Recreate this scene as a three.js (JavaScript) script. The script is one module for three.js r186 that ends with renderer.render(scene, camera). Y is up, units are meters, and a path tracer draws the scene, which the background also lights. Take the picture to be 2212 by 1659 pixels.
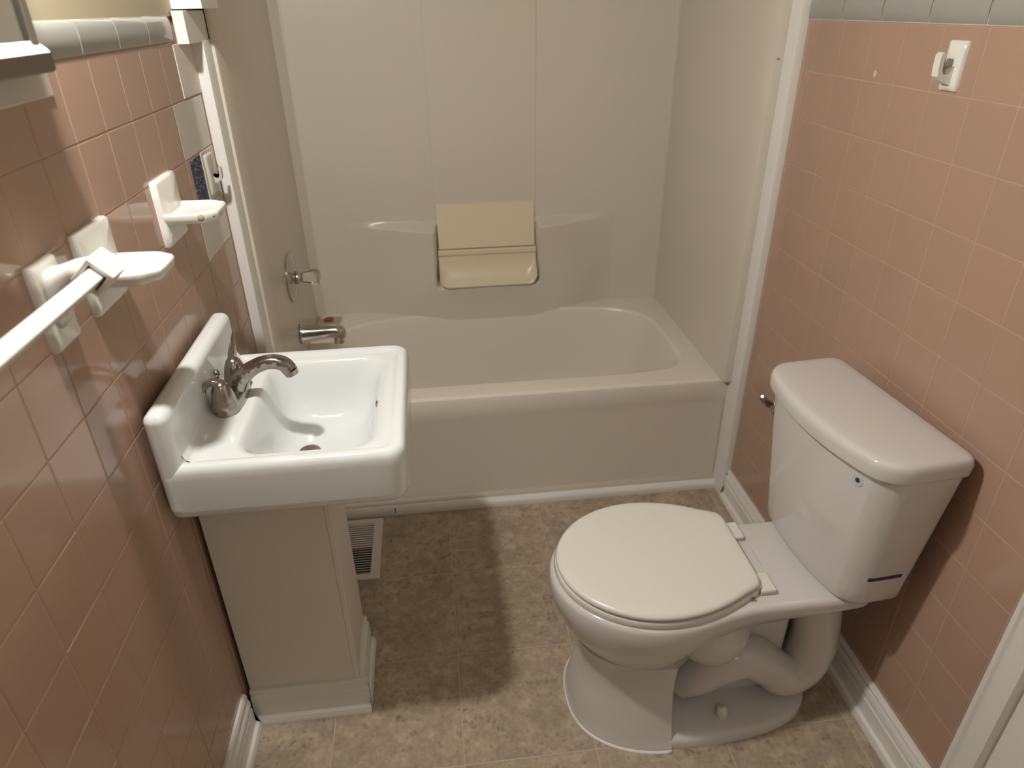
import * as THREE from 'three';
import { RoundedBoxGeometry } from 'three/addons/geometries/RoundedBoxGeometry.js';
import { mergeGeometries, mergeVertices, toCreasedNormals } from 'three/addons/utils/BufferGeometryUtils.js';
import { RectAreaLightUniformsLib } from 'three/addons/lights/RectAreaLightUniformsLib.js';
import { ImprovedNoise } from 'three/addons/math/ImprovedNoise.js';

// ---------------------------------------------------------------- camera, light, exposure
RectAreaLightUniformsLib.init();
const scene = new THREE.Scene();
scene.background = new THREE.Color(0x000000);
const camera = new THREE.PerspectiveCamera(58.454, 2212 / 1659, 0.02, 20);
camera.position.set(0.4988, 1.4671, 1.2057);
camera.rotation.set(-0.5057, -0.11287, -0.01422, 'YXZ');
camera.focus = 1.4; camera.userData.fStop = 3.2;
const renderer = new THREE.WebGLRenderer({ antialias: true });
renderer.toneMapping = THREE.LinearToneMapping;
renderer.toneMappingExposure = 1.0;
renderer.shadowMap.enabled = true;
const LAMP = { pos: [0.12, 1.93, 0.365], color: new THREE.Color(1.0, 0.965, 0.91), power: 4.05 };
const UNSEEN_HALL = { color: new THREE.Color(0.94, 0.96, 1.0), intensity: 2.4 };  // unseen cool light behind the viewer, placed to light near faces

// ---------------------------------------------------------------- helpers
const W = 1.4217;               // room width: left tile face x = 0, right tile face x = W
const P = 0.109;                // tile pitch
const JL = 1.4078, JR = 1.4255; // top of the pink tiles, left and right wall
let seed = 20240607;
const rnd = () => { seed = (seed * 1664525 + 1013904223) >>> 0; return seed / 4294967296; };
const rr = (a, b) => a + (b - a) * rnd();
const lin = (r, g, b) => new THREE.Color().setRGB(r, g, b);
const names = new Map();
function numbered(n) { const k = names.get(n) || 0; names.set(n, k + 1); return k ? `${n}_${String(k).padStart(3, '0')}` : n; }
function shade(o) { o.traverse(c => { if (c.isMesh) { c.castShadow = true; c.receiveShadow = true; } }); return o; }
function mesh(name, geo, mat, parent) { const m = new THREE.Mesh(geo, mat); m.name = parent ? name : numbered(name); m.castShadow = m.receiveShadow = true; (parent || scene).add(m); return m; }
function struct(name, geo, mat, label) { const m = mesh(name, geo, mat); m.userData.kind = 'structure'; if (label) m.userData.label = label; m.userData.category = 'room'; return m; }
function thing(name, label, category, pos = [0, 0, 0], group) {
  const g = new THREE.Group(); g.name = numbered(name); g.position.set(...pos); scene.add(g);
  g.userData = { label, category }; if (group) g.userData.group = group; return g;
}
function box(x0, x1, y0, y1, z0, z1) { const g = new THREE.BoxGeometry(x1 - x0, y1 - y0, z1 - z0); g.translate((x0 + x1) / 2, (y0 + y1) / 2, (z0 + z1) / 2); return g; }
function rbox(x0, x1, y0, y1, z0, z1, r, s = 3) { const g = new RoundedBoxGeometry(x1 - x0, y1 - y0, z1 - z0, s, r); g.translate((x0 + x1) / 2, (y0 + y1) / 2, (z0 + z1) / 2); return g; }
// loft through rings (arrays of [x,y,z] of equal length); closed around; optional caps
function loft(rings, { capA = false, capB = false, crease = 0, open = false } = {}) {
  const n = rings[0].length, pos = [], uv = [], idx = [];
  rings.forEach((r, i) => r.forEach((p, j) => { pos.push(...p); uv.push(j / n, i / rings.length); }));
  const m = open ? n - 1 : n;
  for (let i = 0; i < rings.length - 1; i++) for (let j = 0; j < m; j++) {
    const a = i * n + j, b = i * n + (j + 1) % n, c = a + n, d = b + n; idx.push(a, b, d, a, d, c);
  }
  const cap = (i, flip) => {
    const c = [0, 0, 0]; rings[i].forEach(p => { c[0] += p[0] / n; c[1] += p[1] / n; c[2] += p[2] / n; });
    const k = pos.length / 3; pos.push(...c); uv.push(.5, .5);
    for (let j = 0; j < n; j++) { const a = i * n + j, b = i * n + (j + 1) % n; flip ? idx.push(k, b, a) : idx.push(k, a, b); }
  };
  if (capA) cap(0, true); if (capB) cap(rings.length - 1, false);
  let g = new THREE.BufferGeometry();
  g.setAttribute('position', new THREE.Float32BufferAttribute(pos, 3)); g.setAttribute('uv', new THREE.Float32BufferAttribute(uv, 2)); g.setIndex(idx);
  g.computeVertexNormals();
  if (crease) g = toCreasedNormals(g, crease);
  return g;
}
// rounded rectangle ring in plan; direction chosen so that rings stacked upward face outward
function rrect(x0, x1, z0, z1, rad, y, k = 8, e = 8, rw = rad) {
  const out = [], cs = [[x1 - rad, z0 + rad, -Math.PI / 2, rad], [x1 - rad, z1 - rad, 0, rad], [x0 + rw, z1 - rw, Math.PI / 2, rw], [x0 + rw, z0 + rw, Math.PI, rw]];
  for (let c = 0; c < 4; c++) {
    const [cx, cz, a0, r] = cs[c];
    for (let i = 0; i <= k; i++) { const a = a0 + (i / k) * Math.PI / 2; out.push([cx + r * Math.cos(a), y, cz + r * Math.sin(a)]); }
    const last = out[out.length - 1], [nx, nz, na, nr] = cs[(c + 1) % 4], nxt = [nx + nr * Math.cos(na), y, nz + nr * Math.sin(na)];
    for (let i = 1; i < e; i++) out.push([last[0] + (nxt[0] - last[0]) * i / e, y, last[2] + (nxt[2] - last[2]) * i / e]);
  }
  return out.reverse();
}
function tube(pts, radii, seg = 16, steps = 40, caps = true) {
  const curve = new THREE.CatmullRomCurve3(pts.map(p => new THREE.Vector3(...p)), false, 'centripetal');
  const fr = curve.computeFrenetFrames(steps, false), rings = [];
  for (let i = 0; i <= steps; i++) {
    const t = i / steps, p = curve.getPointAt(t), f = t * (radii.length - 1), q = Math.min(Math.floor(f), radii.length - 2), R = radii[q] + (radii[q + 1] - radii[q]) * (f - q);
    const ra = Array.isArray(R) ? R : R; const ring = [];
    for (let j = 0; j < seg; j++) { const a = -j / seg * Math.PI * 2; const v = p.clone().addScaledVector(fr.normals[i], Math.cos(a) * ra).addScaledVector(fr.binormals[i], Math.sin(a) * ra); ring.push([v.x, v.y, v.z]); }
    rings.push(ring);
  }
  return loft(rings, { capA: caps, capB: caps, crease: 0.9 });
}
function lathe(profile, seg = 32) { return new THREE.LatheGeometry(profile.map(p => new THREE.Vector2(p[0], p[1])), seg); }
// prism: profile polygon in (a,b) extruded along an axis
function extrudeAlong(profile, axis, s0, s1, crease = 0.5) {
  const mk = s => profile.map(([a, b]) => axis === 'z' ? [a, b, s] : axis === 'x' ? [s, b, a] : [a, s, b]);
  const g = loft([mk(s0), mk(s1)], { capA: true, capB: true });
  const area = profile.reduce((t, p, i) => { const q = profile[(i + 1) % profile.length]; return t + p[0] * q[1] - q[0] * p[1]; }, 0);
  const flip = axis === 'z' ? area > 0 : axis === 'x' ? area < 0 : area < 0;
  if (!flip) { const ix = g.index.array; for (let i = 0; i < ix.length; i += 3) { const t = ix[i]; ix[i] = ix[i + 1]; ix[i + 1] = t; } g.computeVertexNormals(); }
  return toCreasedNormals(g, crease);
}
const smooth = (a, b, x) => { const t = Math.min(1, Math.max(0, (x - a) / (b - a))); return t * t * (3 - 2 * t); };

// ---------------------------------------------------------------- textures
const noise = new ImprovedNoise();
function fbm(x, y, z, o = 4) { let s = 0, a = .5, f = 1; for (let i = 0; i < o; i++) { s += a * noise.noise(x * f, y * f, z + i * 7.3); a *= .5; f *= 2.03; } return s; }
function dataTex(n, fn, srgb = true) {
  const d = new Uint8Array(n * n * 4);
  for (let j = 0; j < n; j++) for (let i = 0; i < n; i++) { const c = fn(i / n, j / n), k = (j * n + i) * 4; d[k] = c[0]; d[k + 1] = c[1]; d[k + 2] = c[2]; d[k + 3] = 255; }
  const t = new THREE.DataTexture(d, n, n); t.wrapS = t.wrapT = THREE.MirroredRepeatWrapping; t.magFilter = THREE.LinearFilter; t.minFilter = THREE.LinearMipmapLinearFilter; t.generateMipmaps = true;
  if (srgb) t.colorSpace = THREE.SRGBColorSpace; t.needsUpdate = true; return t;
}
const cl = v => Math.max(0, Math.min(255, v));
// mottled sheet vinyl, one texture unit = 1.2 m
const vinylTex = dataTex(1024, (u, v) => {
  const big = fbm(u * 9, v * 9, 1.2, 4), mid = fbm(u * 34, v * 34, 5.1, 4), fine = fbm(u * 120, v * 120, 9.4, 3);
  const spot = smooth(.16, .42, fbm(u * 62, v * 62, 17.7, 3) + .35 * big), pale = smooth(.05, .45, mid);
  let L = 1 + .16 * big + .18 * fine + .14 * mid - .19 * spot + .07 * pale;
  return [cl(166 * L), cl(151 * L), cl(131 * L - 3 * spot)];
});
const blueTex = dataTex(128, (u, v) => { const n = fbm(u * 5, v * 22, 3.3, 4), L = smooth(-.2, .5, n); return [cl(48 + 105 * L), cl(54 + 108 * L), cl(72 + 112 * L)]; });
const roughTex = dataTex(256, (u, v) => { const n = 128 + 120 * fbm(u * 24, v * 24, 2.2, 4); return [cl(n), cl(n), cl(n)]; }, false);

// ---------------------------------------------------------------- materials
const std = (c, roughness, o = {}) => new THREE.MeshStandardMaterial({ color: c, roughness, ...o });
const phys = (c, roughness, o = {}) => new THREE.MeshPhysicalMaterial({ color: c, roughness, ...o });
const M = {
  pink: [0, 1, 2, 3].map(i => phys(lin(.408 + .005 * (i - 1.5), .264 + .003 * (i % 2), .194), .10, { ior: 1.5 })),
  grout: std(lin(.455, .31, .23), .9),
  groutGrey: std(new THREE.Color(0xcfcabc), .9),
  greyTile: phys(lin(.335, .335, .30), .12),
  whiteTile: phys(lin(.55, .52, .45), .14),
  ceramic: phys(lin(.80, .79, .73), .16),
  sink: phys(lin(.73, .755, .755), .10),
  toilet: phys(lin(.62, .595, .57), .10),
  plastic: phys(lin(.74, .71, .66), .28),
  surround: phys(lin(.625, .58, .50), .26),
  soapDish: phys(lin(.72, .63, .47), .30),
  tub: phys(lin(.735, .685, .61), .24),
  paintWhite: std(lin(.76, .74, .70), .42),
  paintCream: std(lin(.72, .675, .61), .5),
  wall: std(lin(.50, .43, .29), .75),
  ceiling: std(new THREE.Color(0xeae6da), .85),
  vinyl: std(new THREE.Color(0xffffff), .38, { map: vinylTex, bumpMap: roughTex, bumpScale: .0004 }),
  vinylJoint: std(lin(.45, .39, .31), .5),
  nickel: std(lin(.38, .345, .31), .22, { metalness: 1 }),
  chrome: std(lin(.55, .54, .52), .10, { metalness: 1 }),
  darkMetal: std(lin(.35, .31, .26), .28, { metalness: 1 }),
  darkBrown: std(lin(.055, .040, .027), .40),  // also carries the shaded look of the mirror rail face
  unseenHallWall: std(lin(.62, .58, .50), .8),
  panel: std(lin(.9, .9, .9), .4, { emissive: new THREE.Color(0.94, 0.96, 1.0), emissiveIntensity: 4 }),  // glowing face of the unseen hall light
  galvanised: std(lin(.36, .36, .35), .55),
  mirror: std(lin(.82, .84, .83), .02, { metalness: 1 }),
  acrylic: phys(lin(.9, .88, .85), .06, { transmission: 1, thickness: .03, ior: 1.49 }),
  drain: std(lin(.30, .27, .23), .3, { metalness: 1 }),
  dark: std(new THREE.Color(0x1d1712), .8),
  blue: std(new THREE.Color(0xffffff), .75, { map: blueTex }),
  ink: std(new THREE.Color(0x1b1b5c), .4),
  inkPale: std(new THREE.Color(0xb9bcc4), .4),
  bulb: std(new THREE.Color(0xfff4e4), .4, { emissive: new THREE.Color(1, .965, .91), emissiveIntensity: 12 }),
  caulk: std(new THREE.Color(0xbfb5a5), .6),
  rust: std(new THREE.Color(0xa48f6a), .8),
  soap: phys(new THREE.Color(0xa87c33), .45),
  chip: std(new THREE.Color(0xd8b6a4), .7),
};

// ---------------------------------------------------------------- lamp on the left wall above the mirror (outside the frame)
{
  const t = thing('vanity_lamp', 'unseen round bulb above the mirror cabinet with a dark dome placed to block upward light', 'lamp', [0, LAMP.pos[1] - .02, LAMP.pos[2]]);
  const bx = LAMP.pos[0];
  mesh('back_plate', rbox(-.006, .016, -.05, .05, -.05, .05, .006), M.chrome, t);
  const arm = new THREE.CylinderGeometry(.012, .016, .075, 20); arm.rotateZ(-Math.PI / 2); arm.translate(.048, .015, 0); mesh('socket', arm, M.paintWhite, t);
  const b = new THREE.SphereGeometry(.032, 32, 20); b.translate(bx, .02, 0); mesh('bulb', b, M.bulb, t);
  const dome = []; for (let i = 0; i <= 10; i++) { const a = i / 10 * Math.PI / 2; dome.push([.066 * Math.sin(a), .066 * Math.cos(a)]); } dome.push([.063, -.002]); for (let i = 10; i >= 0; i--) { const a = i / 10 * Math.PI / 2; dome.push([.062 * Math.sin(a), .062 * Math.cos(a)]); }
  const unseenDome = lathe(dome, 36); unseenDome.translate(bx, .026, 0); mesh('shade', unseenDome, M.darkBrown, t);  // unseen dome, placed to keep lamp light off the ceiling
  const l = new THREE.PointLight(LAMP.color, LAMP.power, 0, 2); l.position.set(bx, .02, 0); l.castShadow = true; l.shadow.radius = 1.6; l.name = 'lamp_light';
  l.shadow.mapSize.set(1024, 1024); l.shadow.camera.near = .04; t.add(l);
}

// ---------------------------------------------------------------- floor
const DUCT = { x0: .152, x1: .251, z0: -.562, z1: -.333 };   // opening under the floor vent
{
  const D = DUCT;
  const f = struct('floor', mergeGeometries([box(-.05, D.x0, -.06, -.0008, -1.40, 1.75), box(D.x1, W + .05, -.06, -.0008, -1.40, 1.75), box(D.x0, D.x1, -.06, -.0008, -1.40, D.z0), box(D.x0, D.x1, -.06, -.0008, D.z1, 1.75)]), M.vinylJoint, 'beige brown mottled vinyl floor laid out in large squares');
  const q = 0.2949, x0 = 0.4871, z0 = -0.3093, gap = .0012;
  for (let i = -2; i < 4; i++) for (let j = -2; j < 9; j++) {
    const xa = Math.max(x0 + i * q, -.02), xb = Math.min(x0 + (i + 1) * q, W + .01), za = Math.max(z0 + j * q, -.64), zb = Math.min(z0 + (j + 1) * q, 1.75);
    if (xb - xa < .02 || zb - za < .02) continue;
    const b = .0016, piece = (x0, x1, z0, z1) => loft([rrect(x0, x1, z0, z1, .0006, -.0035, 1, 1), rrect(x0, x1, z0, z1, .0006, -.001, 1, 1), rrect(x0 + b, x1 - b, z0 + b, z1 - b, .0006, 0, 1, 1)], { capB: true, crease: .3 });
    const X0 = xa + gap, X1 = xb - gap, Z0 = za + gap, Z1 = zb - gap, ps = [];
    if (X1 > D.x0 && X0 < D.x1 && Z1 > D.z0 && Z0 < D.z1) {                 // tile cut around the vent opening
      if (X0 < D.x0) ps.push(piece(X0, D.x0, Z0, Z1)); if (X1 > D.x1) ps.push(piece(D.x1, X1, Z0, Z1));
      const u0 = Math.max(X0, D.x0), u1 = Math.min(X1, D.x1);
      if (Z0 < D.z0) ps.push(piece(u0, u1, Z0, D.z0)); if (Z1 > D.z1) ps.push(piece(u0, u1, D.z1, Z1));
    } else ps.push(piece(X0, X1, Z0, Z1));
    const g = mergeGeometries(ps);
    const p = g.attributes.position, uv = g.attributes.uv, ox = rr(0, 3), oz = rr(0, 3);
    for (let k = 0; k < p.count; k++) uv.setXY(k, (p.getX(k) + ox) / 1.2, (p.getZ(k) + oz) / 1.2);
    mesh('floor_tile', g, M.vinyl, f);
  }
}

// ---------------------------------------------------------------- wall tiles
// unit tile facing +x, centred, front face at x = 0
function tileGeo(sy, sz, t = .006, b = .0011) {
  const ring = (x, i) => { const y = sy / 2 - i, z = sz / 2 - i; return [[x, -y, z], [x, -y, -z], [x, y, -z], [x, y, z]]; };
  return loft([ring(-t, 0), ring(-b * .8, 0), ring(-b * .22, b * .3), ring(0, b)], { capB: true, crease: .25 });
}
const JW = .0022;
const fullTile = tileGeo(P - JW, P - JW);
function putTile(parent, side, y, z, sy, sz, mat, name = 'tile', tilt = .0022) {
  const g = Math.abs(sy - P) < 1e-6 && Math.abs(sz - P) < 1e-6 ? fullTile : tileGeo(sy - JW, sz - JW);
  const m = mesh(name, g, mat, parent);
  m.position.set(side < 0 ? 0 : W, y, z);
  if (side > 0) m.rotation.y = Math.PI;
  m.rotation.z = rr(-tilt, tilt); m.rotation.y += rr(-tilt, tilt);
  return m;
}
function capGeo(len, h, t = .009) { // bullnose cap: profile in (x,y)
  const pr = [[-.006, 0], [.0005, 0], [.002, .002], [.0035, h * .45], [.0025, h * .7], [-.001, h * .88], [-.006, h * .97], [-.014, h], [-.014, 0]];
  return extrudeAlong(pr, 'z', -len / 2, len / 2, .7);
}
const wallL = struct('wall_left', mergeGeometries([box(-.12, -.0006, 0, JL + .030, -.585, 1.75), box(-.12, -.006, JL + .030, 2.4, -1.45, 1.75), box(-.12, -.006, 0, JL + .030, -1.45, -.585)]), M.grout, 'left wall with pink tile below and tan paint above');
mesh('paint', box(-.006, -.0035, JL + .046, 2.4, -.60, 1.75), M.wall, wallL).userData.label = 'tan painted wall above the tile';
const wallR = struct('wall_right', mergeGeometries([box(W + .0006, W + .12, 0, JR + .030, -.60, .545), box(W + .006, W + .12, 0, 2.4, -1.45, -.60), box(W + .006, W + .12, JR + .030, 2.4, -.60, .545), box(W + .006, W + .12, 2.03, 2.4, .545, 1.36), box(W + .006, W + .12, 0, 2.4, 1.36, 1.75)]), M.grout, 'right wall with pink tile behind the toilet');
mesh('paint', mergeGeometries([box(W + .0035, W + .006, JR + .046, 2.4, -.60, .545), box(W + .0035, W + .006, 2.03, 2.4, .545, 1.36), box(W + .0035, W + .006, 0, 2.4, 1.36, 1.75)]), M.wall, wallR);

const DISHROW = 2; // row index of the ceramic fittings (third pink row from the top)
for (let j = 0; j < 12; j++) for (let i = -5; i < 10; i++) {
  const y = JL - P * (j + .5); let za = P * i, zb = P * (i + 1);
  if (j === DISHROW && (i === -2 || i === 1)) continue;        // ceramic fittings sit here
  if (za < -.4361 && j < 4 && j !== 3) { if (j === 0) continue; }
  if (i === -5) { za = -.534; if (j < 4) continue; }
  if (i === -4) { if (j === 0) za = -.412; if (j === 1 || j === 2 || j === 3) continue; }
  putTile(wallL, -1, y, (za + zb) / 2, P, zb - za, M.pink[Math.floor(rnd() * 4)]);
}
// patched pieces beside the tub
putTile(wallL, -1, JL - P * 1.5, -.4335, P, .206, M.whiteTile, 'patch_tile').userData.label = 'off white replacement tile';
putTile(wallL, -1, JL - P * 3.5, -.4345, P, .200, M.whiteTile, 'patch_tile').userData.label = 'off white replacement tile';
mesh('filler', rbox(-.006, .001, JL - P + .002, JL - .004, -.56, -.414, .002), M.paintCream, wallL).userData.label = 'white painted filler strip';
putTile(wallL, -1, JL - P * 2.5, -.342, P, .026, M.pink[1]);
{
  const b = mesh('bare_patch', rbox(-.006, .0005, JL - P * 3 + .002, JL - P * 2 - .004, -.430, -.352, .002), M.blue, wallL); b.userData.label = 'dark blue bare patch where a tile is missing';
  const uv = b.geometry.attributes.uv; for (let i = 0; i < uv.count; i++) uv.setXY(i, uv.getX(i), uv.getY(i));
}
mesh('plate_backing', rbox(-.006, .0015, JL - P * 3 + .001, JL - P * 2 - .001, -.534, -.434, .002), M.whiteTile, wallL);
// grey caps
for (const z of [.233, .0855, -.0615, -.2085, -.3525]) { const len = z === -.3525 ? .139 : .147; const m = mesh('cap_tile', capGeo(len - .003, .050), M.greyTile, wallL); m.position.set(0, JL + .0015, z); }
for (let z = .380; z < 1.1; z += .147) { const m = mesh('cap_tile', capGeo(.144, .050), M.greyTile, wallL); m.position.set(0, JL + .0015, z); }
mesh('cap_bed', box(-.0045, .001, JL + .001, JL + .034, -.421, 1.17), M.groutGrey, wallL);
for (let j = 0; j < 13; j++) for (let i = -2; i < 9; i++) {
  let za = -.3866 + P * i, zb = za + P; za = Math.max(za, -.535); zb = Math.min(zb, .500); if (zb - za < .012) continue;
  const yb = Math.max(JR - P * (j + 1), .0), yt = JR - P * j;
  putTile(wallR, 1, (yb + yt) / 2, (za + zb) / 2, yt - yb, zb - za, M.pink[Math.floor(rnd() * 4)]);
}
for (let z = -.473; z < .5; z += .147) { const len = Math.min(.147, (.500 - z + .0735)); const m = mesh('cap_tile', capGeo(.144, .052), M.greyTile, wallR); m.rotation.y = Math.PI; m.position.set(W, JR + .0015, z); if (z + .0735 > .5) { m.scale.z = (.5 - (z - .0735)) / .147; m.position.z = (.5 + z - .0735) / 2; } }
mesh('cap_bed', box(W - .001, W + .0045, JR + .001, JR + .034, -.54, .5), M.groutGrey, wallR);
{ const c = mesh('chip', new THREE.SphereGeometry(.007, 10, 6), M.chip, wallR); c.scale.set(.15, 1, .75); c.position.set(W - .0002, 1.332, -.236); c.userData.label = 'small pale chip in the pink tile'; }

struct('wall_back', box(-.12, W + .12, 0, 2.4, -1.46, -1.362), M.wall, 'wall behind the tub surround');
struct('wall_front', mergeGeometries([box(-.12, .40, 0, 2.4, 1.75, 1.85), box(1.20, W + .12, 0, 2.4, 1.75, 1.85), box(.40, 1.20, 2.03, 2.4, 1.75, 1.85)]), M.wall, 'tan unseen wall behind the viewer with a doorway placed to let hall light in');  // unseen doorway, placed so the hall light reaches the room
{ // unseen hall behind the viewer, holds the light for near faces
  struct('wall_unseen_hall', mergeGeometries([box(-.12, W + .12, 0, 2.4, 3.25, 3.35), box(-.12, -.02, 0, 2.4, 1.85, 3.25), box(W + .02, W + .12, 0, 2.4, 1.85, 3.25)]), M.unseenHallWall, 'unseen plain hall walls around the light behind the viewer');
  struct('floor_unseen_hall', box(-.12, W + .12, -.06, 0, 1.75, 3.35), M.vinylJoint, 'unseen plain hall floor under the light behind the viewer');
  const t = thing('unseen_hall_light', 'unseen square panel light behind the viewer lighting near faces of sink and toilet', 'lamp', [.8, 2.4, 2.55]);
  mesh('frame', rbox(-.27, .27, -.030, 0, -.27, .27, .006), M.paintWhite, t);
  mesh('diffuser', box(-.25, .25, -.034, -.030, -.25, .25), M.panel, t);
  const l = new THREE.RectAreaLight(UNSEEN_HALL.color, UNSEEN_HALL.intensity, .5, .5); l.position.set(0, -.038, 0); l.rotation.x = -Math.PI / 2; l.castShadow = true; t.add(l);
}
struct('ceiling', box(-.12, W + .12, 2.4, 2.48, -1.46, 3.35), M.ceiling, 'flat white ceiling');

// baseboards
const basePr = (h, t) => [[0, 0], [t + .011, 0], [t + .011, .012], [t + .008, .018], [t + .001, .022], [t, .026], [t, h * .56], [t - .003, h * .60], [t - .003, h * .64], [t, h * .68], [t - .001, h * .78], [t - .006, h * .85], [t - .006, h * .89], [t - .003, h * .93], [t - .007, h], [0, h]];
{
  const g = extrudeAlong(basePr(.118, .013), 'z', .127, 1.75);
  struct('baseboard_left', g, M.paintWhite, 'white moulded baseboard below the left pink tile');
  const g2 = extrudeAlong(basePr(.108, .014).map(([a, b]) => [W - a, b]), 'z', -.546, .497);
  struct('baseboard_right', g2, M.paintWhite, 'white moulded baseboard behind the toilet');
}
// quarter-round along the tub
{
  const pr = [[-.622, 0], [-.596, 0], [-.596, .012], [-.600, .021], [-.607, .027], [-.616, .030], [-.622, .030]];
  const s = struct('trim_1', extrudeAlong(pr, 'x', .02, W - .012), M.paintWhite, 'white quarter round strip along the foot of the tub');
  mesh('caulk', extrudeAlong([[-.628, .028], [-.612, .028], [-.618, .038], [-.628, .044]], 'x', .02, W - .02), M.caulk, s);
  mesh('nail_hole', box(.3115, .3135, .010, .029, -.5985, -.5952), M.dark, s).userData.label = 'dark nick in the strip';
}
// vertical strips where tile meets tub
{
  const q = (x, sx, tk) => [[x, -.546], [x + sx * (tk - .004), -.546], [x + sx * (tk - .001), -.5472], [x + sx * tk, -.550], [x + sx * tk, -.6215], [x, -.6215]];
  const a = struct('trim_2', extrudeAlong(q(0, 1, .025), 'y', .0, 1.405), M.paintWhite, 'white vertical strip between left tile and tub wall');
  const b = struct('trim_3', extrudeAlong(q(W, -1, .021), 'y', .0, 2.2), M.paintWhite, 'white vertical strip between right tile and tub wall');
  { const s = mesh('rust_spot', new THREE.SphereGeometry(.004, 10, 6), M.rust, b); s.scale.set(1, .8, .2); s.position.set(W - .034, 1.338, -.6018); }
}
// painted block and casing above the end of the left grey cap
{
  const t = struct('trim_4', rbox(0, .024, 1.402, 1.464, -.603, -.448, .002), M.paintWhite, 'white painted wooden block ending the grey tile cap');
  const u = struct('trim_5', rbox(-.004, .058, 1.466, 2.2, -.603, -.470, .002), M.paintWhite, 'white painted upright casing above the block');
}

// ---------------------------------------------------------------- tub
const TX0 = .020, TX1 = W - .018, TZ0 = -1.352, TZ1 = -.622, TY = .412;
{
  const t = thing('bathtub', 'bone coloured alcove bathtub with a plain flat apron', 'bathtub', [0, 0, 0]);
  // apron: front skin with a shallow step under the rim
  const ap = [[TZ1 - .02, .0], [TZ1 - .004, .0], [TZ1 - .004, TY - .085], [TZ1, TY - .070], [TZ1, TY - .016], [TZ1 - .003, TY - .006], [TZ1 - .012, TY + .0006], [TZ1 - .04, TY + .0006], [TZ1 - .04, TY - .02], [TZ1 - .02, TY - .03]];
  mesh('apron', extrudeAlong(ap, 'x', .004, W - .004, .6), M.tub, t);
  // rim and basin
  const N = 96;
  const sup = (x0, x1, z0, z1, y, nA, nB) => { // superellipse with different power front/back
    const out = []; for (let i = 0; i < N; i++) { const a = -i / N * Math.PI * 2, c = Math.cos(a), s = Math.sin(a), n = s > 0 ? nA : nB;
      out.push([(x0 + x1) / 2 + (x1 - x0) / 2 * Math.sign(c) * Math.pow(Math.abs(c), 2 / n), y, (z0 + z1) / 2 + (z1 - z0) / 2 * Math.sign(s) * Math.pow(Math.abs(s), 2 / n)]); } return out;
  };
  const outer = []; for (let i = 0; i < N; i++) { const a = -i / N * Math.PI * 2, c = Math.cos(a), q = Math.sin(a), n = q > 0 ? 7 : 3.6; let px = Math.sign(c) * Math.pow(Math.abs(c), 2 / n), pz = Math.sign(q) * Math.pow(Math.abs(q), 2 / n); const m = Math.max(Math.abs(px), Math.abs(pz)); outer.push([(TX0 + TX1) / 2 + (TX1 - TX0) / 2 * px / m, TY, (TZ0 + TZ1 - .012) / 2 + (TZ1 - .012 - TZ0) / 2 * pz / m]); }
  for (const cx of [TX0, TX1]) for (const cz of [TZ0, TZ1 - .012]) { let k = 0; outer.forEach((p, i) => { if (Math.hypot(p[0] - cx, p[2] - cz) < Math.hypot(outer[k][0] - cx, outer[k][2] - cz)) k = i; }); outer[k] = [cx, TY, cz]; }
  const o = (d, y, nA, nB) => sup(.118 + d, 1.302 - d, -1.286 + d * .45, -.712 - d, y, nA, nB);
  const rings = [outer, o(-.012, TY, 7, 3.6), o(-.004, TY - .002, 7, 3.6), o(.003, TY - .012, 7, 3.6), o(.012, TY - .05, 6, 3.6), o(.035, .28, 5, 3.5), o(.06, .16, 4.5, 3.4), o(.085, .10, 4, 3), o(.13, .07, 3.5, 3), o(.22, .062, 3, 3)];
  mesh('basin', loft(rings, { capB: true }), M.tub, t);
}
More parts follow.
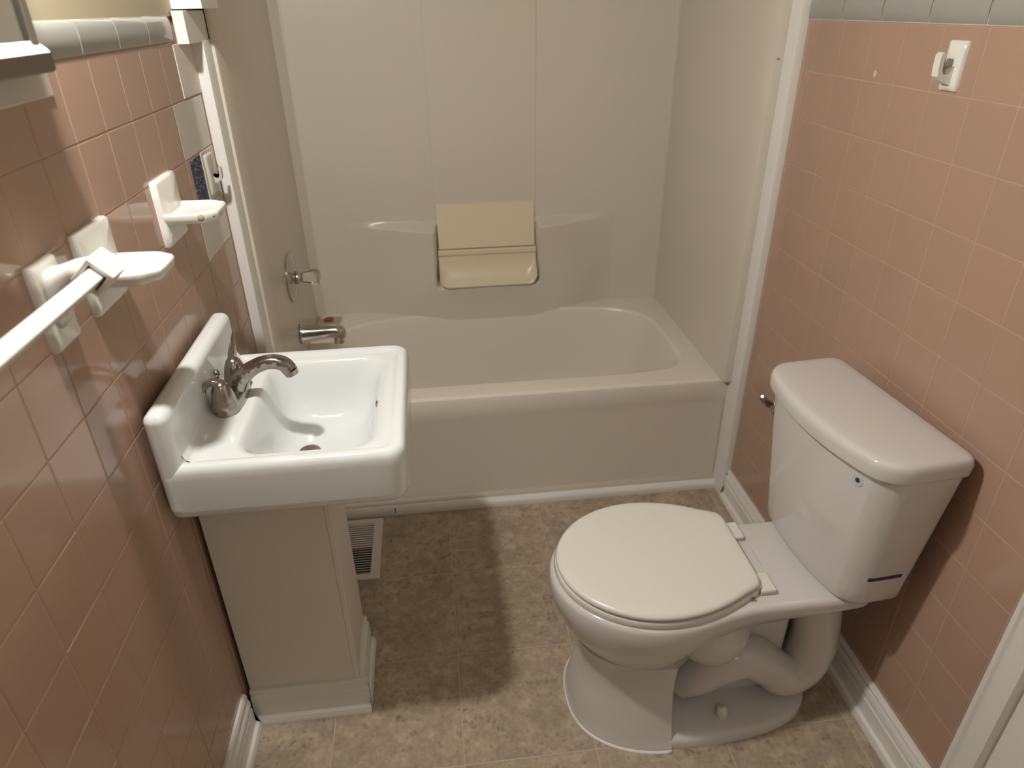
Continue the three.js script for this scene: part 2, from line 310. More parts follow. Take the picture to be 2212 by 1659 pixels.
// ---------------------------------------------------------------- surround
const SX0 = .034, SX1 = W - .046, SZ = -1.346, STOP = 1.95;
{
  const t = thing('surround_back_panel', 'bone coloured back panel of tub surround with moulded ledges', 'shower surround', [0, 0, 0]);
  const tl = thing('surround_end_panel', 'bone coloured surround panel that holds tub valve and spout', 'shower surround', [0, 0, 0]);
  const tr = thing('surround_end_panel', 'plain bone coloured surround panel at the right end of tub', 'shower surround', [0, 0, 0]);
  // panels in plan with coved corners, each a closed sheet with thickness
  const r = .045, r2 = .014, sheet = (front, back, parent, name) => {
    const ring = y => [...front, ...back.slice().reverse()].map(([x, z]) => [x, y, z]).reverse();
    mesh(name, loft([ring(TY + .0004), ring(1.2), ring(STOP)], { crease: .5 }), M.surround, parent);
  };
  const bf = [], bb = [];
  for (let i = 0; i <= 10; i++) { const a = Math.PI + i / 10 * Math.PI / 2; bf.push([SX0 + r + r * Math.cos(a), SZ + r + r * Math.sin(a)]); bb.push([SX0 - .003 + i * .004, SZ - .012 + (10 - i) * .0057]); }
  bf.push([W / 2, SZ]); bb.push([W / 2, SZ - .012]);
  for (let i = 0; i <= 8; i++) { const a = -Math.PI / 2 + i / 8 * Math.PI / 2; bf.push([SX1 - r2 + r2 * Math.cos(a), SZ + r2 + r2 * Math.sin(a)]); bb.push([SX1 - r2 + (i / 8) * (r2 + .003), SZ - .012 + i / 8 * (r2 + .012)]); }
  sheet(bf, bb, t, 'sheet');
  sheet([[.0255, -.604], [SX0 - .006, -.604], [SX0 - .002, -.606], [SX0, -.612], [SX0, -.70], [SX0, -1.0], [SX0, SZ + r]], [[.0255, -.607], [.0258, -.615], [.026, -.622], [SX0 - .006, -.63], [SX0 - .006, -.70], [SX0 - .006, -1.0], [SX0 - .006, SZ + r]], tl, 'sheet');
  sheet([[SX1, SZ + r2], [SX1, -1.0], [SX1, -.70], [SX1, -.612], [SX1 + .003, -.605], [SX1 + .010, -.602], [W - .0215, -.602]], [[SX1 + .006, SZ + r2], [SX1 + .006, -1.0], [SX1 + .006, -.70], [SX1 + .006, -.63], [W - .0225, -.624], [W - .022, -.615], [W - .0215, -.607]], tr, 'sheet');
  // moulded lower bulge of the back wall: height field over (x,y)
  const bulge = (x, y) => {
    const u = (x - .693) / .500; if (Math.abs(u) >= 1) return 0;
    const cu = Math.cos(u * Math.PI / 2), tt = smooth(.42, .68, y); let d = .100 * Math.pow(cu, 1.7) * tt + .0635 * (1 - smooth(.52, 1, Math.abs(u))) * (1 - tt);
    const topEdge = .742 + .012 * u * u, top = 1 - smooth(topEdge - .008, topEdge + .020, y);
    const notch = smooth(.500, .514, x) * (1 - smooth(.880, .894, x));
    const lip = .60;
    const nk = notch * smooth(lip - .085, lip - .055, y); 
    d *= top; d = d * (1 - nk) + nk * Math.min(d, .004);
    return d;
  };
  const nx = 160, ny = 130, pos = [], idx = [];
  const xs = i => .190 + (1.196 - .190) * i / nx, ys = j => { const f = j / ny; return .385 + (.80 - .385) * f; };
  for (let j = 0; j <= ny; j++) for (let i = 0; i <= nx; i++) { const x = xs(i), y = ys(j), d = bulge(x, y); pos.push(x, y, SZ - .001 + (d > 1e-5 ? d + .0012 : 0)); }
  for (let j = 0; j < ny; j++) for (let i = 0; i < nx; i++) { const a = j * (nx + 1) + i, b = a + 1, c = a + nx + 1, d = c + 1; idx.push(a, b, d, a, d, c); }
  const g = new THREE.BufferGeometry(); g.setAttribute('position', new THREE.Float32BufferAttribute(pos, 3)); g.setAttribute('uv', new THREE.Float32BufferAttribute(pos.filter((_, i) => i % 3 < 2), 2)); g.setIndex(idx); g.computeVertexNormals();
  mesh('moulded_ledges', g, M.surround, t);
  // centre column above the soap dish
  mesh('centre_column', rbox(.508, .886, .70, STOP, SZ - .006, SZ + .0022, .002), M.surround, t);
}
{ // beige soap dish with a hinged flap and a tray
  const t = thing('recessed_soap_dish', 'beige soap dish with a flat cover and tray set in the tub wall', 'soap dish', [.697, .52, SZ]);
  const hw = .186;
  mesh('back_plate', extrudeAlong([[-.0, .302], [.004, .304], [.028, .150], [.030, .142], [-.0, .142]].map(([a, b]) => [a, b]), 'x', -hw + .004, hw - .004), M.soapDish, t);
  mesh('bar', extrudeAlong([[.004, .116], [.036, .116], [.040, .120], [.040, .134], [.036, .138], [.004, .138]], 'x', -hw, hw), M.soapDish, t);
  // tray: concave scoop whose lower corners are rounded
  const rings = [], n = 40, r = .034;
  for (let i = 0; i <= n; i++) { const x = -hw + 2 * hw * i / n, e = Math.max(0, Math.abs(x) - (hw - r)), y0 = r - Math.sqrt(Math.max(0, r * r - e * e)), c = e / r * .35;
    const Y = f => y0 + (.116 - y0) * f;
    rings.push([[.002, Y(0)], [.072, Y(0)], [.080, Y(.02)], [.083, Y(.07)], [.080, Y(.12)], [.074, Y(.15 + c * .2)], [.064, Y(.20 + c * .5)], [.052, Y(.32 + c * .5)], [.042, Y(.50 + c * .3)], [.036, Y(.72 + c * .1)], [.033, Y(1)], [.002, Y(1)]].map(([z, y]) => [x, y, z])); }
  mesh('tray', loft(rings, { capA: true, capB: true, crease: .7 }), M.soapDish, t);
}
{ // tub valve
  const t = thing('tub_valve', 'chrome round tub valve plate with a clear acrylic knob', 'faucet', [SX0, .705, -.962]);
  const e = lathe([[.0, .0], [.079, 0], [.079, .003], [.074, .008], [.045, .013], [.024, .017], [.0, .017]], 40); e.rotateZ(-Math.PI / 2); mesh('escutcheon', e, M.chrome, t);
  const s = lathe([[0, .014], [.022, .014], [.021, .026], [.015, .032], [.013, .040], [0, .040]], 28); s.rotateZ(-Math.PI / 2); mesh('stem', s, M.chrome, t);
  const k = lathe([[0, .036], [.016, .036], [.020, .044], [.024, .060], [.027, .074], [.026, .084], [.020, .090], [0, .091]], 10); k.rotateZ(-Math.PI / 2); mesh('knob', toCreasedNormals(k, .3), M.acrylic, t);
}
{ // tub spout
  const t = thing('tub_spout', 'chrome tub spout on the left wall of the surround', 'faucet', [SX0, .510, -.955]);
  const s = [[0, 0, .030, .034], [.008, 0, .030, .034], [.012, 0, .026, .029], [.05, .001, .0255, .027], [.09, .004, .0245, .0235], [.118, .004, .024, .023], [.134, .001, .023, .024], [.144, -.004, .019, .020], [.149, -.006, .010, .012]];
  mesh('body', loft(s.map(([x, y, rz, ry]) => { const o = []; for (let i = 0; i < 28; i++) { const a = i / 28 * Math.PI * 2; o.push([x, y + ry * Math.sin(a), rz * Math.cos(a)]); } return o; }), { capA: true, capB: true }), M.chrome, t);
  const n = new THREE.CylinderGeometry(.017, .018, .024, 24); n.translate(.124, -.026, 0); mesh('nozzle', n, M.chrome, t);
}
{ // sliver of soap on the back ledge
  const g = new THREE.SphereGeometry(.020, 20, 12); g.scale(1, .38, .62); const m = mesh('soap_sliver', g, M.soap); m.position.set(.078, TY + .0072, -1.285); m.rotation.y = .3;
  m.userData = { label: 'small worn brown soap bar left on tub ledge', category: 'soap' };
}

// ---------------------------------------------------------------- floor register
{
  const t = thing('floor_register', 'white louvred floor vent between pedestal and tub', 'vent', [0, 0, 0]);
  const x0 = .130, x1 = .273, z0 = -.583, z1 = -.312, b = .028;
  const fr = (xa, xb, za, zb) => rbox(xa, xb, 0, .006, za, zb, .002, 2);
  mesh('frame', mergeGeometries([fr(x0, x0 + b, z0, z1), fr(x1 - b, x1, z0, z1), fr(x0 + b - .003, x1 - b + .003, z0, z0 + b * .8), fr(x0 + b - .003, x1 - b + .003, z1 - b * .8, z1)]), M.paintCream, t);
  const dx0 = DUCT.x0, dx1 = DUCT.x1, dz0 = DUCT.z0, dz1 = DUCT.z1, dt = .001;
  mesh('duct', mergeGeometries([box(dx0, dx1, -.161, -.16, dz0, dz1), box(dx0, dx0 + dt, -.16, .001, dz0, dz1), box(dx1 - dt, dx1, -.16, .001, dz0, dz1), box(dx0, dx1, -.16, .001, dz0, dz0 + dt), box(dx0, dx1, -.16, .001, dz1 - dt, dz1)]), M.galvanised, t).userData.label = 'grey sheet metal duct below the louvres';
  const n = 22, s = rbox(-(x1 - x0) / 2 + b - .001, (x1 - x0) / 2 - b + .001, -.0008, .0008, -.0046, .0046, .0006, 1);
  for (let i = 0; i < n; i++) { const m = mesh('louvre', s, M.paintCream, t); m.position.set((x0 + x1) / 2, .0038, z0 + b * .8 + (i + .5) * (z1 - z0 - b * 1.6) / n); m.rotation.x = i < n / 2 ? -.30 : -.66; }
}

// ---------------------------------------------------------------- pedestal box
{
  const t = thing('sink_pedestal', 'white painted box pedestal with baseboard trim under the sink', 'pedestal', [0, 0, 0]);
  mesh('box', rbox(.009, .253, 0, .638, -.082, .102, .002), M.paintCream, t);
  const pr = basePr(.100, .012).map(([a, b]) => [a, b]);
  mesh('baseboard', extrudeAlong(pr.map(([a, b]) => [.102 + a, b]), 'x', .009, .2765), M.paintWhite, t);
  mesh('baseboard', extrudeAlong(pr.map(([a, b]) => [.253 + a, b]), 'z', -.084, .1025), M.paintWhite, t);
  mesh('corner_strip', rbox(.246, .2575, .098, .637, .085, .1035, .002), M.paintCream, t);
}

// ---------------------------------------------------------------- sink
{
  const t = thing('wall_sink', 'white enamel wall hung sink with square basin and backsplash', 'sink', [0, 0, 0]);
  const x0 = .011, x1 = .424, z0 = -.232, z1 = .211, y = .792;
  const R = (i, yy, r) => rrect(x0 + Math.max(0, i) * .2, x1 - i, z0 + i, z1 - i, Math.max(.006, r), yy, 8, 8, .017);
  const B = (i, yy, r, f = 0) => rrect(.126 + i * .8, .376 - i * 1.3, -.189 + i, .168 - i, Math.max(.006, r), yy);
  const rings = [R(.030, .688, .02), R(.012, .684, .03), R(.008, .686, .03), R(.003, .692, .032), R(0, .704, .034), R(-.001, .768, .036), R(0, .780, .036), R(.002, .7865, .035), R(.006, .7915, .032), R(.011, .7935, .030), R(.020, .7930, .026), R(.026, .7890, .024), R(.030, .7870, .022),
    B(-.010, .7865, .052), B(-.003, .7855, .048), B(.003, .782, .046), B(.008, .774, .046), B(.014, .755, .048), B(.019, .728, .050), B(.026, .700, .050), B(.036, .678, .050), B(.052, .662, .048), B(.075, .655, .040), B(.100, .652, .02)];
  mesh('basin', loft(rings, { capB: true }), M.sink, t);
  const bs = rbox(x0 - .0004, .050, .690, .897, z0 - .0002, z1 + .0003, .017, 6); mesh('backsplash', bs, M.sink, t);
  // concave fillet between backsplash and deck
  const fil = [[.040, .786], [.040, .815]]; for (let i = 0; i <= 6; i++) { const a = Math.PI + i / 6 * Math.PI / 2; fil.push([.0495 + .022 + .022 * Math.cos(a), .787 + .022 + .022 * Math.sin(a)]); } 
  mesh('fillet', extrudeAlong(fil, 'z', z0 + .012, z1 - .022, .8), M.sink, t);
  const d = lathe([[0, .002], [.013, .003], [.017, .004], [.021, .0035], [.0225, .0005], [.0225, -.004], [0, -.004]], 28); d.translate(.212, .6555, -.022); mesh('drain', d, M.drain, t);
  mesh('overflow_slot', rbox(.3595, .3645, .750, .768, -.020, -.004, .002), M.drain, t);
}
// ---------------------------------------------------------------- sink faucet
{
  const t = thing('sink_faucet', 'brushed nickel two handle faucet with arched spout on the sink deck', 'faucet', [.080, .787, -.034]);
  const n = .064;
  const el = (hx, hz, y) => { const o = []; for (let i = 0; i < 44; i++) { const a = -i / 44 * Math.PI * 2, c = Math.cos(a), s = Math.sin(a); o.push([hx * Math.sign(c) * Math.pow(Math.abs(c), .8), y, hz * Math.sign(s) * Math.pow(Math.abs(s), .8)]); } return o; };
  mesh('base', loft([el(.029, .074, 0), el(.029, .074, .010), el(.027, .072, .018), el(.022, .067, .022)], { capA: true, capB: true, crease: .6 }), M.nickel, t);
  const sp = tube([[.004, .012, 0], [.022, .042, 0], [.052, .066, 0], [.085, .076, 0], [.110, .070, 0], [.120, .056, 0]], [.021, .0185, .0165, .0150, .0145, .0150, .0150], 22, 44); mesh('spout', sp, M.nickel, t);
  const aer = new THREE.CylinderGeometry(.0145, .0135, .010, 22); aer.rotateZ(.28); aer.translate(.1215, .051, 0); mesh('aerator', aer, M.nickel, t);
  for (const [z, up] of [[.051, false], [-.051, true]]) {
    const h = lathe([[.0255, .014], [.0255, .020], [.0235, .024], [.0225, .032], [.0185, .048], [.0135, .060], [.0085, .066], [0, .068]], 28); h.translate(0, 0, z); const hm = mesh('handle', h, M.nickel, t);
    const lv = up ? tube([[-.002, .050, z - .002], [.0, .070, z - .006], [.005, .095, z - .010], [.010, .118, z - .013]], [.010, .0085, .0055, .0022], 14, 24)
      : tube([[0, .056, z], [-.008, .066, z + .002], [-.020, .065, z + .004], [-.029, .056, z + .006], [-.031, .048, z + .007]], [.0115, .0095, .0072, .0058, .0052], 14, 24);
    mesh('lever', lv, M.nickel, hm);
  }
  const pr = lathe([[.0028, .015], [.0028, .052], [.006, .054], [.0065, .060], [.004, .064], [0, .065]], 16); pr.translate(-.020, 0, -.002); mesh('lift_rod', pr, M.nickel, t);
}

// ---------------------------------------------------------------- ceramic fittings on the left wall
function plateGeo(sy, sz, t = .012) { const ring = (x, i, r) => rrect(-sz / 2 + i, sz / 2 - i, -sy / 2 + i, sy / 2 - i, r, 0, 4, 4).map(p => [x, p[2], -p[0]]).reverse(); return loft([ring(0, 0, .004), ring(t * .5, 0, .004), ring(t * .82, .0015, .004), ring(t, .006, .005)], { capB: true, crease: .9 }); }
const dishY = JL - P * 2.5;
function soapShelf(label, z, worn) {
  const t = thing('ceramic_soap_shelf', label, 'soap dish', [0, dishY, z]);
  mesh('wall_plate', plateGeo(P + .012, P + .004), M.ceramic, t);
  // shelf: swept outline with a raised lip, thinning to the front
  const out = (i, y) => { const o = [], w = .056 - i, L = .102 - i; const pr = [[.006, -w], [.03, -w * .99], [.058, -w * .97], [.074, -w * .92], [.090 - i, -w * .74], [L, -w * .50], [L, w * .50], [.090 - i, w * .74], [.074, w * .92], [.058, w * .97], [.03, w * .99], [.006, w]];
    const c = new THREE.CatmullRomCurve3(pr.map(p => new THREE.Vector3(Math.min(p[0], L), y, p[1])), false, 'catmullrom', .4); for (const p of c.getPoints(48)) o.push([p.x, p.y, p.z]); return o.reverse(); };
  const yb = -.006;
  const sh = loft([out(.020, yb - .016), out(.006, yb - .012), out(.0015, yb - .004), out(0, yb + .004), out(.002, yb + .008), out(.006, yb + .0085), out(.010, yb + .005), out(.016, yb + .001)], { capA: true, capB: true });
  mesh('shelf', sh, M.ceramic, t);
  if (worn) for (const [x, zz, s] of [[.074, .051, .0060], [.099, .018, .0050], [.093, .036, .0035]]) { const c = mesh('worn_chip', new THREE.SphereGeometry(s, 10, 8), M.rust, t); c.position.set(x, yb - .001, zz); }
  return t;
}
soapShelf('white ceramic soap shelf on pink tile next to the towel bar', P * 1.5, false);
soapShelf('white ceramic shelf with chipped brown edge beside the dark blue patch', -P * 1.5, true);
{ // towel bar
  const t = thing('towel_bar', 'white towel bar with ceramic posts on the left pink tile', 'towel bar', [0, dishY, 0]);
  const post = z => { const zs = z < .5 ? 1 : -1;
    const pl = mesh('wall_plate', plateGeo(P + .006, .066), M.ceramic, t); pl.position.z = z;
    const s = (x, y, hy, hz, dz = 0) => { const o = []; for (let i = 0; i < 24; i++) { const a = i / 24 * Math.PI * 2, c = Math.cos(a), q = Math.sin(a); o.push([x, y + hy * Math.sign(q) * Math.pow(Math.abs(q), .6), z + zs * dz + hz * Math.sign(c) * Math.pow(Math.abs(c), .6)]); } return o; };
    mesh('arm', loft([s(.008, .006, .044, .027), s(.018, .014, .034, .024), s(.032, .026, .026, .021), s(.050, .038, .021, .022, .010), s(.074, .047, .018, .022, .024)], { capA: true, capB: true }), M.ceramic, t);
    const sq = (h) => [[-h, -h], [h, -h], [h, h], [-h, h]], shp = new THREE.Shape(sq(.0165).map(p => new THREE.Vector2(...p))); shp.holes.push(new THREE.Path(sq(.0128).reverse().map(p => new THREE.Vector2(...p))));
    const hd = new THREE.ExtrudeGeometry(shp, { depth: .046, bevelEnabled: true, bevelThickness: .001, bevelSize: .001, bevelSegments: 2 }); hd.translate(0, 0, -.023); hd.rotateZ(Math.PI / 4); hd.translate(.086, .048, z + zs * .026); mesh('socket', hd, M.ceramic, t);
    const bk = new THREE.BoxGeometry(.027, .027, .006); bk.rotateZ(Math.PI / 4); bk.translate(.086, .048, z + zs * .005); mesh('socket_back', bk, M.ceramic, t);
  };
  post(.314); post(.948);
  const bar = new RoundedBoxGeometry(.0185, .0185, .600, 2, .002); bar.rotateZ(Math.PI / 4); bar.translate(.086, .048, .631); mesh('bar', bar, M.plastic, t);
}
function robeHook(label, x, y, z, side, w, h, mat) {
  const t = thing('ceramic_hook', label, 'hook', [x, y, z]);
  t.rotation.y = side > 0 ? Math.PI : 0;
  mesh('plate', plateGeo(h, w, .007), mat, t);
  const k = h / .080 * (side > 0 ? 1 : .62); const pr = [[.004, -.030], [.010, -.030], [.026, -.024], [.034, -.016], [.036, -.002], [.036, .018], [.032, .022], [.028, .019], [.028, -.006], [.024, -.013], [.014, -.012], [.004, .002]].map(p => [p[0] * k, p[1] * k]);
  const g = extrudeAlong(pr, 'z', -.008 * k, .008 * k, .6); mesh('hook', g, mat, t);
}
robeHook('small white ceramic robe hook on the right pink tile', W, 1.363, -.008, 1, .045, .080, M.ceramic);
robeHook('off white hook on plate beside the dark blue tile patch', .001, JL - P * 2.5, -.478, -1, .060, .090, M.whiteTile);

// ---------------------------------------------------------------- mirror cabinet
{
  const t = thing('mirror_cabinet', 'metal framed mirror cabinet on the left wall', 'mirror', [0, 0, 0]);
  const z0 = .205, z1 = .62, y0 = 1.402, y1 = 1.86;
  mesh('body', box(.0, .026, y0 + .02, y1, z0 + .004, z1 - .004), M.paintWhite, t);
  mesh('mirror', box(.026, .030, y0 + .026, y1 - .012, z0 + .012, z1 - .012), M.mirror, t);
  mesh('shaded_bottom_rail', extrudeAlong([[0, y0 - .002], [.041, y0 - .002], [.044, y0 + .001], [.0435, y0 + .020], [0, y0 + .020]], 'z', z0 - .004, z1 + .004, .3), M.darkBrown, t).userData.label = 'bottom rail face with its shade painted in as dark brown';  // shade on the rail face is put into this dark colour
  mesh('ledge', extrudeAlong([[0, y0 + .020], [.0435, y0 + .020], [.041, y0 + .024], [.030, y0 + .033], [0, y0 + .033]], 'z', z0 - .003, z1 + .003, .3), M.paintWhite, t);  // lit top of the rail, its brightness put into the white colour
  for (const [a, b] of [[z0, z0 + .016], [z1 - .016, z1]]) mesh('side_rail', rbox(0, .036, y0 + .026, y1, a, b, .003), M.chrome, t);
  mesh('top_rail', rbox(0, .036, y1 - .012, y1 + .004, z0, z1, .003), M.chrome, t);
  const p = mesh('caulk_strip', rbox(-.002, .004, 1.366, 1.402, .140, .62, .002), M.whiteTile, wallL); p.userData.label = 'pale plaster strip under the mirror cabinet';
}

// ---------------------------------------------------------------- door and casing on the right wall
{
  const d = struct('trim_6', extrudeAlong([[W + .004, .497], [W - .010, .497], [W - .013, .500], [W - .013, .508], [W - .008, .512], [W - .010, .517], [W - .016, .522], [W - .016, .556], [W + .004, .556]], 'y', 0, 2.08), M.paintWhite, 'white door casing at the end of the right tile wall');
  const e = struct('trim_7', extrudeAlong([[W + .004, 1.352], [W - .016, 1.352], [W - .016, 1.41], [W + .004, 1.41]], 'y', 0, 2.08), M.paintWhite, 'white door casing behind the viewer');
  const dr = struct('door_1', rbox(W + .004, W + .040, .008, 2.035, .548, 1.358, .003), M.paintWhite, 'white closed door in the right wall');
  const k = lathe([[0, .06], [.018, .058], [.026, .045], [.022, .034], [.010, .028], [.010, .008], [.028, .006], [.030, 0], [0, 0]], 24); k.rotateZ(Math.PI / 2); k.translate(W + .004, .95, 1.29); mesh('knob', k, M.nickel, dr);
}

// ---------------------------------------------------------------- toilet
{
  const t = thing('toilet', 'white two piece toilet with closed lid against the right tile wall', 'toilet', [1.0, 0, .137]);
  const X = x => x - 1.0;                        // world x to local
  const N = 72;
  // round-front outline: front tip xf, back xb, widest half width hw at xm, half width at back hb
  const egg = (xf, xm, xb, hw, hb, y, rc = .03) => {
    const o = [];
    for (let i = 0; i < N; i++) {
      const s = i / N;
      if (s < .5) { const a = Math.PI / 2 + s / .5 * Math.PI; o.push([X(xm + (xm - xf) * Math.cos(a)), y, hw * Math.sin(a)]); }
      else { // back part: from (xm,-hw) to (xb) to (xm, hw)
        const f = (s - .5) / .5, sd = f < .5 ? -1 : 1, g = f < .5 ? f / .5 : (1 - f) / .5; // g 0 at xm, 1 at the middle of the back
        const kx = Math.min(1, g / .7), L = xb - xm; let x, z;
        if (g < .7) { x = xm + (L - rc) * kx; z = hw - (hw - hb) * kx * kx; }
        else { const h = (g - .7) / .3; if (h < .5) { const a = h / .5 * Math.PI / 2; x = xb - rc + rc * Math.sin(a); z = hb - rc + rc * Math.cos(a); } else { x = xb; z = (hb - rc) * (1 - (h - .5) / .5); } }
        o.push([X(x), y, sd * z]);
      }
    }
    return o.reverse();
  };
  // bowl: rim downwards
  // keyhole outline: round front, waist, then the shelf that carries the tank; zn / zf half widths on the near and far side at the back
  const key = (xf, hw, xb, zn, zf, y, rc = .03) => {
    const o = [], xm = .914, n = 24;
    for (let i = 0; i <= 2 * n; i++) { const a = Math.PI / 2 + i / (2 * n) * Math.PI; o.push([X(xm + (xm - xf) * Math.cos(a)), y, hw * Math.sin(a)]); }
    const side = (w, sg) => { const q = []; for (let i = 1; i <= n; i++) { const f = i / n, x = xm + (xb - rc - xm) * f, g = smooth(0, Math.min(1, .20 / Math.max(.01, xb - rc - xm)), f); q.push([X(x), y, sg * (hw + (w - hw) * g)]); } for (let i = 1; i <= 6; i++) { const a = i / 6 * Math.PI / 2; q.push([X(xb - rc + rc * Math.sin(a)), y, sg * (w - rc + rc * Math.cos(a))]); } return q; };
    o.push(...side(zf, -1)); const m = 8, A = -(zf - rc), B = zn - rc; for (let i = 1; i < m; i++) o.push([X(xb), y, A + (B - A) * i / m]);
    o.push(...side(zn, 1).reverse()); return o.reverse();
  };
  const bowl = [key(.79, .09, 1.03, .05, .05, .165), key(.775, .108, 1.06, .06, .06, .19), key(.757, .130, 1.08, .075, .07, .225), key(.736, .150, 1.09, .095, .075, .262), key(.718, .166, 1.11, .112, .08, .295), key(.704, .178, 1.15, .128, .09, .330), key(.698, .183, 1.21, .140, .095, .352), key(.696, .184, 1.29, .148, .10, .366), key(.696, .184, 1.345, .151, .104, .376), key(.697, .183, 1.352, .152, .105, .390), key(.700, .180, 1.350, .150, .103, .3985), key(.708, .172, 1.345, .145, .098, .4020), key(.72, .16, 1.335, .135, .09, .4028)];
  mesh('bowl', loft(bowl, { capA: true, capB: true, crease: 1.1 }), M.toilet, t);
  // pedestal front column flaring to the floor, cut flat at the back
  const col = (xf, hw, y, xb = .948) => { const o = []; const n = 40; for (let i = 0; i <= n; i++) { const a = Math.PI / 2 + i / n * Math.PI; o.push([X(xb + (xb - xf) * Math.cos(a) ), y, hw * Math.pow(Math.abs(Math.sin(a)), .8) * Math.sign(Math.sin(a))]); } for (let i = 1; i < 10; i++) o.push([X(xb), y, -hw + 2 * hw * i / 10]); return o.reverse(); };
  mesh('pedestal', loft([col(.741, .172, .0), col(.741, .172, .004), col(.744, .168, .010), col(.747, .162, .03), col(.752, .153, .06), col(.762, .143, .10), col(.772, .136, .14), col(.770, .134, .18), col(.752, .140, .235)], { capA: true, capB: true, crease: .7 }), M.toilet, t);
  // foot flange behind the column
  const foot = (i, y) => { const o = []; const pts = [[.94, .166], [1.02, .170], [1.10, .166], [1.20, .150], [1.27, .118], [1.305, .068], [1.312, 0]]; const full = [...pts, ...pts.slice(0, -1).reverse().map(([x, z]) => [x, -z])]; const c = new THREE.CatmullRomCurve3(full.map(([x, z]) => new THREE.Vector3(x, y, z)), false, 'centripetal'); for (const p of c.getPoints(60)) { const k = 1 - i / .17; o.push([X(.94 + (p.x - .94) * (1 - i / .37)), y, p.z * k]); } return o; };
  mesh('foot', loft([foot(0, 0), foot(0, .020), foot(.004, .027), foot(.012, .031), foot(.030, .034), foot(.09, .040)], { capA: true, capB: true, crease: .9 }), M.toilet, t);
  mesh('foot_edge_highlight', loft([col(.7385, .1755, 0), col(.7385, .1755, .003), col(.743, .170, .006)], { capB: true }), M.paintWhite, t);  // white ring stands in for light caught by the rounded foot edge
  // web under the bowl and the S shaped trapway
  mesh('web', rbox(X(.93), X(1.24), .02, .34, -.060, .060, .02), M.toilet, t);
  mesh('outlet_bulb', (() => { const g = new THREE.SphereGeometry(1, 32, 20); g.scale(.095, .085, .105); g.translate(X(1.045), .255, .035); return g; })(), M.toilet, t);
  for (const s of [1, -1]) mesh('trapway', tube([[X(1.00), .075, s * .050], [X(1.035), .120, s * .070], [X(1.075), .168, s * .080], [X(1.13), .180, s * .082], [X(1.185), .140, s * .080], [X(1.235), .095, s * .075], [X(1.285), .100, s * .060], [X(1.305), .16, s * .055], [X(1.300), .25, s * .055], [X(1.285), .33, s * .055]], [.040, .046, .050, .050, .048, .052, .054, .052, .050, .050], 22, 60), M.toilet, t);
  const capG = lathe([[.013, 0], [.0135, .008], [.012, .020], [.008, .026], [0, .028]], 20);
  for (const s of [1, -1]) { const c = mesh('bolt_cap', capG, M.plastic, t); c.position.set(X(1.078), .034, s * .122); }
  // seat and lid
  mesh('seat', loft([egg(.716, .914, 1.112, .168, .120, .400), egg(.708, .914, 1.114, .176, .126, .403), egg(.706, .914, 1.114, .178, .128, .410), egg(.709, .914, 1.113, .175, .125, .4165)], { capA: true, capB: true, crease: .8 }), M.plastic, t);
  mesh('lid', loft([egg(.722, .914, 1.108, .164, .114, .4185), egg(.712, .914, 1.113, .173, .121, .420), egg(.710, .914, 1.114, .176, .124, .4255), egg(.712, .914, 1.113, .174, .122, .431), egg(.718, .914, 1.110, .168, .117, .4345), egg(.735, .914, 1.10, .152, .104, .436)], { capA: true, capB: true }), M.plastic, t);
  for (const z of [-.070, .092]) { const h = mesh('hinge', rbox(X(1.112), X(1.146), .400, .4155, z - .026, z + .026, .004), M.plastic, t); mesh('hinge_pin', box(X(1.114), X(1.144), .4035, .4115, z + .0258, z + .0272), M.caulk, h); }
  mesh('hinge_bar', rbox(X(1.108), X(1.119), .404, .418, -.09, .11, .003), M.plastic, t);
  { const a = mesh('embossed_mark', box(X(1.150), X(1.1525), .4032, .4037, -.012, .036), M.inkPale, t); }
  { const a = mesh('hinge_screw', new THREE.CylinderGeometry(.004, .004, .004, 12), M.drain, t); a.position.set(X(1.09), .409, .1285); }
  // tank: bowed front, straight back
  const tk = new THREE.Group(); tk.name = 'tank'; tk.position.set(X(1.300), 0, .008); tk.rotation.y = .075; t.add(tk);
  const ring = (hx, hz, bow, r, y, dx = 0) => { // back at +hx, front at -hx - bow in the middle
    const o = []; const k = 10, xb = hx + dx, xf = -hx + dx;
    const arc = (cx, cz, a0, a1) => { for (let i = 0; i <= k; i++) { const a = a0 + (a1 - a0) * i / k; o.push([cx + r * Math.cos(a), y, cz + r * Math.sin(a)]); } };
    const rb = Math.min(r, .022), keep = r; 
    const arcB = (cx, cz, a0, a1) => { for (let i = 0; i <= k; i++) { const a = a0 + (a1 - a0) * i / k; o.push([cx + rb * Math.cos(a), y, cz + rb * Math.sin(a)]); } };
    arcB(xb - rb, hz - rb, 0, Math.PI / 2);
    arc(xf + r, hz - r, Math.PI / 2, Math.PI * .93);
    const m = 16; const zs = hz - r + r * Math.sin(Math.PI * .93), xs = xf + r + r * Math.cos(Math.PI * .93);
    for (let i = 1; i < m; i++) { const f = i / m, z = zs - 2 * zs * f; o.push([xs - bow * (1 - Math.pow(Math.abs(1 - 2 * f), 2.2)), y, z]); }
    arc(xf + r, -hz + r, Math.PI * 1.07, Math.PI * 1.5);
    arcB(xb - rb, -hz + rb, Math.PI * 1.5, Math.PI * 2);
    for (let i = 1; i < 8; i++) o.push([xb, y, -hz + rb + (2 * hz - 2 * rb) * i / 8]);
    return o.reverse();
  };
  const bodyRing = y => { const f = (y - .405) / (.742 - .405); return ring(.066 + .018 * f, .164 + .036 * f, .012 + .008 * f, .052 + .006 * f, y, .008 - .006 * f); };
  const body = [ring(.05, .14, .01, .045, .404, .004), ring(.060, .156, .012, .05, .4045, .006), ring(.0645, .162, .012, .052, .409, .008)];
  for (let i = 0; i <= 12; i++) body.push(bodyRing(.416 + (.742 - .416) * i / 12));
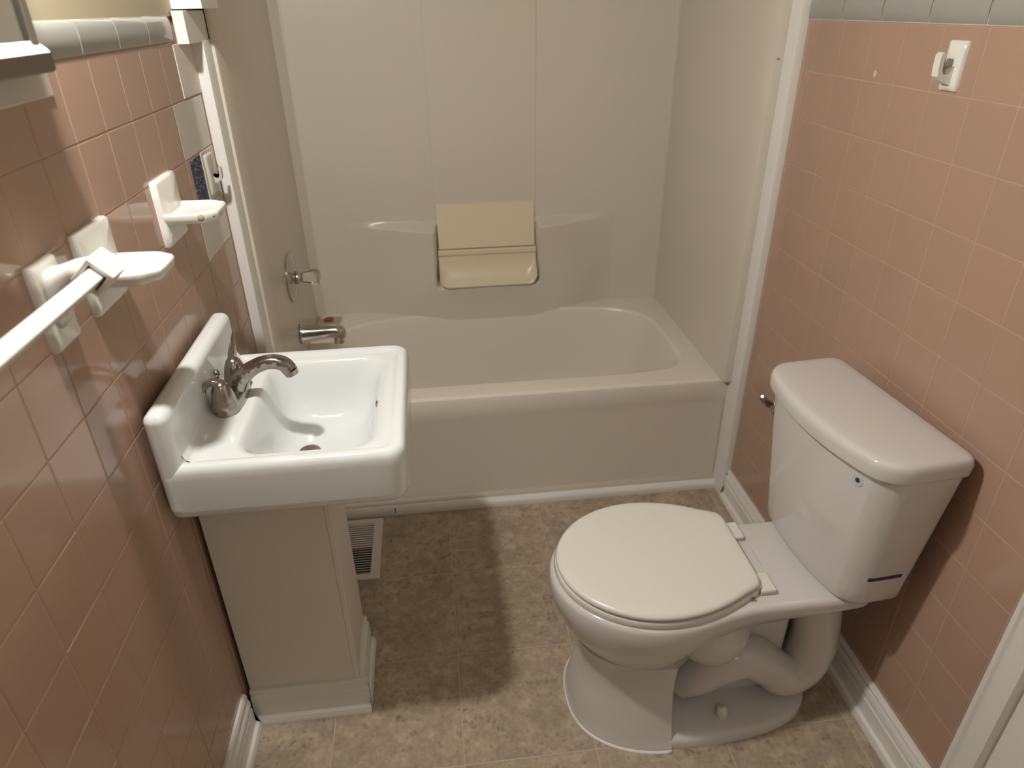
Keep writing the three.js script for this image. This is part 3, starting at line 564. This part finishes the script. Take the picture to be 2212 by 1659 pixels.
  mesh('tank_body', loft(body, { capA: true, capB: true, crease: .9 }), M.toilet, tk);
  const lr = (d, y) => ring(.093 + d, .2045 + d, .022, .062 + d, y, -.002);
  mesh('tank_lid', loft([lr(-.010, .736), lr(-.003, .737), lr(0, .741), lr(.001, .760), lr(-.001, .769), lr(-.005, .774), lr(-.012, .7765), lr(-.03, .7785)], { capA: true, capB: true }), M.toilet, tk);
  // lever
  const lv = new THREE.Group(); lv.name = 'flush_lever'; lv.position.set(-.046, .668, -.187); lv.rotation.y = .62; tk.add(lv);
  const es = lathe([[0, 0], [.021, 0], [.021, .005], [.016, .012], [0, .013]], 24); es.rotateX(-Math.PI / 2); mesh('escutcheon', es, M.chrome, lv);
  mesh('arm', tube([[0, 0, -.010], [-.004, .002, -.020], [-.020, .014, -.024], [-.045, .038, -.022]], [.010, .009, .008, .0078, .0074, .0035], 14, 30), M.nickel, lv);
  // printed marks on the tank front, following its curve
  const mark = (y0, y1, i0, i1, mat, name, off) => { const rs = []; const rows = 2; for (let q = 0; q <= rows; q++) { const y = y0 + (y1 - y0) * q / rows, r = bodyRing(y); const seg = []; const n = 10; for (let s = 0; s <= n; s++) { const f = i0 + (i1 - i0) * s / n, a = Math.floor(f), b = a + 1, w = f - a; const A = r[a], B = r[b]; const px = A[0] + (B[0] - A[0]) * w, pz = A[2] + (B[2] - A[2]) * w; const dx = B[0] - A[0], dz = B[2] - A[2], L = Math.hypot(dx, dz); let ox = -dz / L, oz = dx / L; if (ox * px + oz * pz < 0) { ox = -ox; oz = -oz; } seg.push([px + off * ox, y, pz + off * oz]); } rs.push(seg); } return mesh(name, loft(rs, { open: true }), mat, tk); };
  mark(.4800, .4895, 51.7, 54.85, M.ink, 'printed_bar', .0007).userData.label = 'dark blue printed bar';
  const disc = (y, f, r, mat, name, off) => { const q = bodyRing(y), a = Math.floor(f), w = f - a, A = q[a], B = q[a + 1]; const px = A[0] + (B[0] - A[0]) * w, pz = A[2] + (B[2] - A[2]) * w; let ox = -(B[2] - A[2]), oz = B[0] - A[0]; const L = Math.hypot(ox, oz) * (ox * px + oz * pz < 0 ? -1 : 1); ox /= L; oz /= L; const m = mesh(name, new THREE.CylinderGeometry(r, r, .0006, 20), mat, tk); m.quaternion.setFromUnitVectors(new THREE.Vector3(0, 1, 0), new THREE.Vector3(ox, .0, oz)); m.position.set(px + ox * off, y, pz + oz * off); return m; };
  disc(.708, 43.2, .0115, M.inkPale, 'emblem_field', .0004);
  disc(.708, 43.2, .0048, M.ink, 'printed_emblem', .0007).userData.label = 'small dark blue printed emblem';
}
shade(scene);
renderer.render(scene, camera);
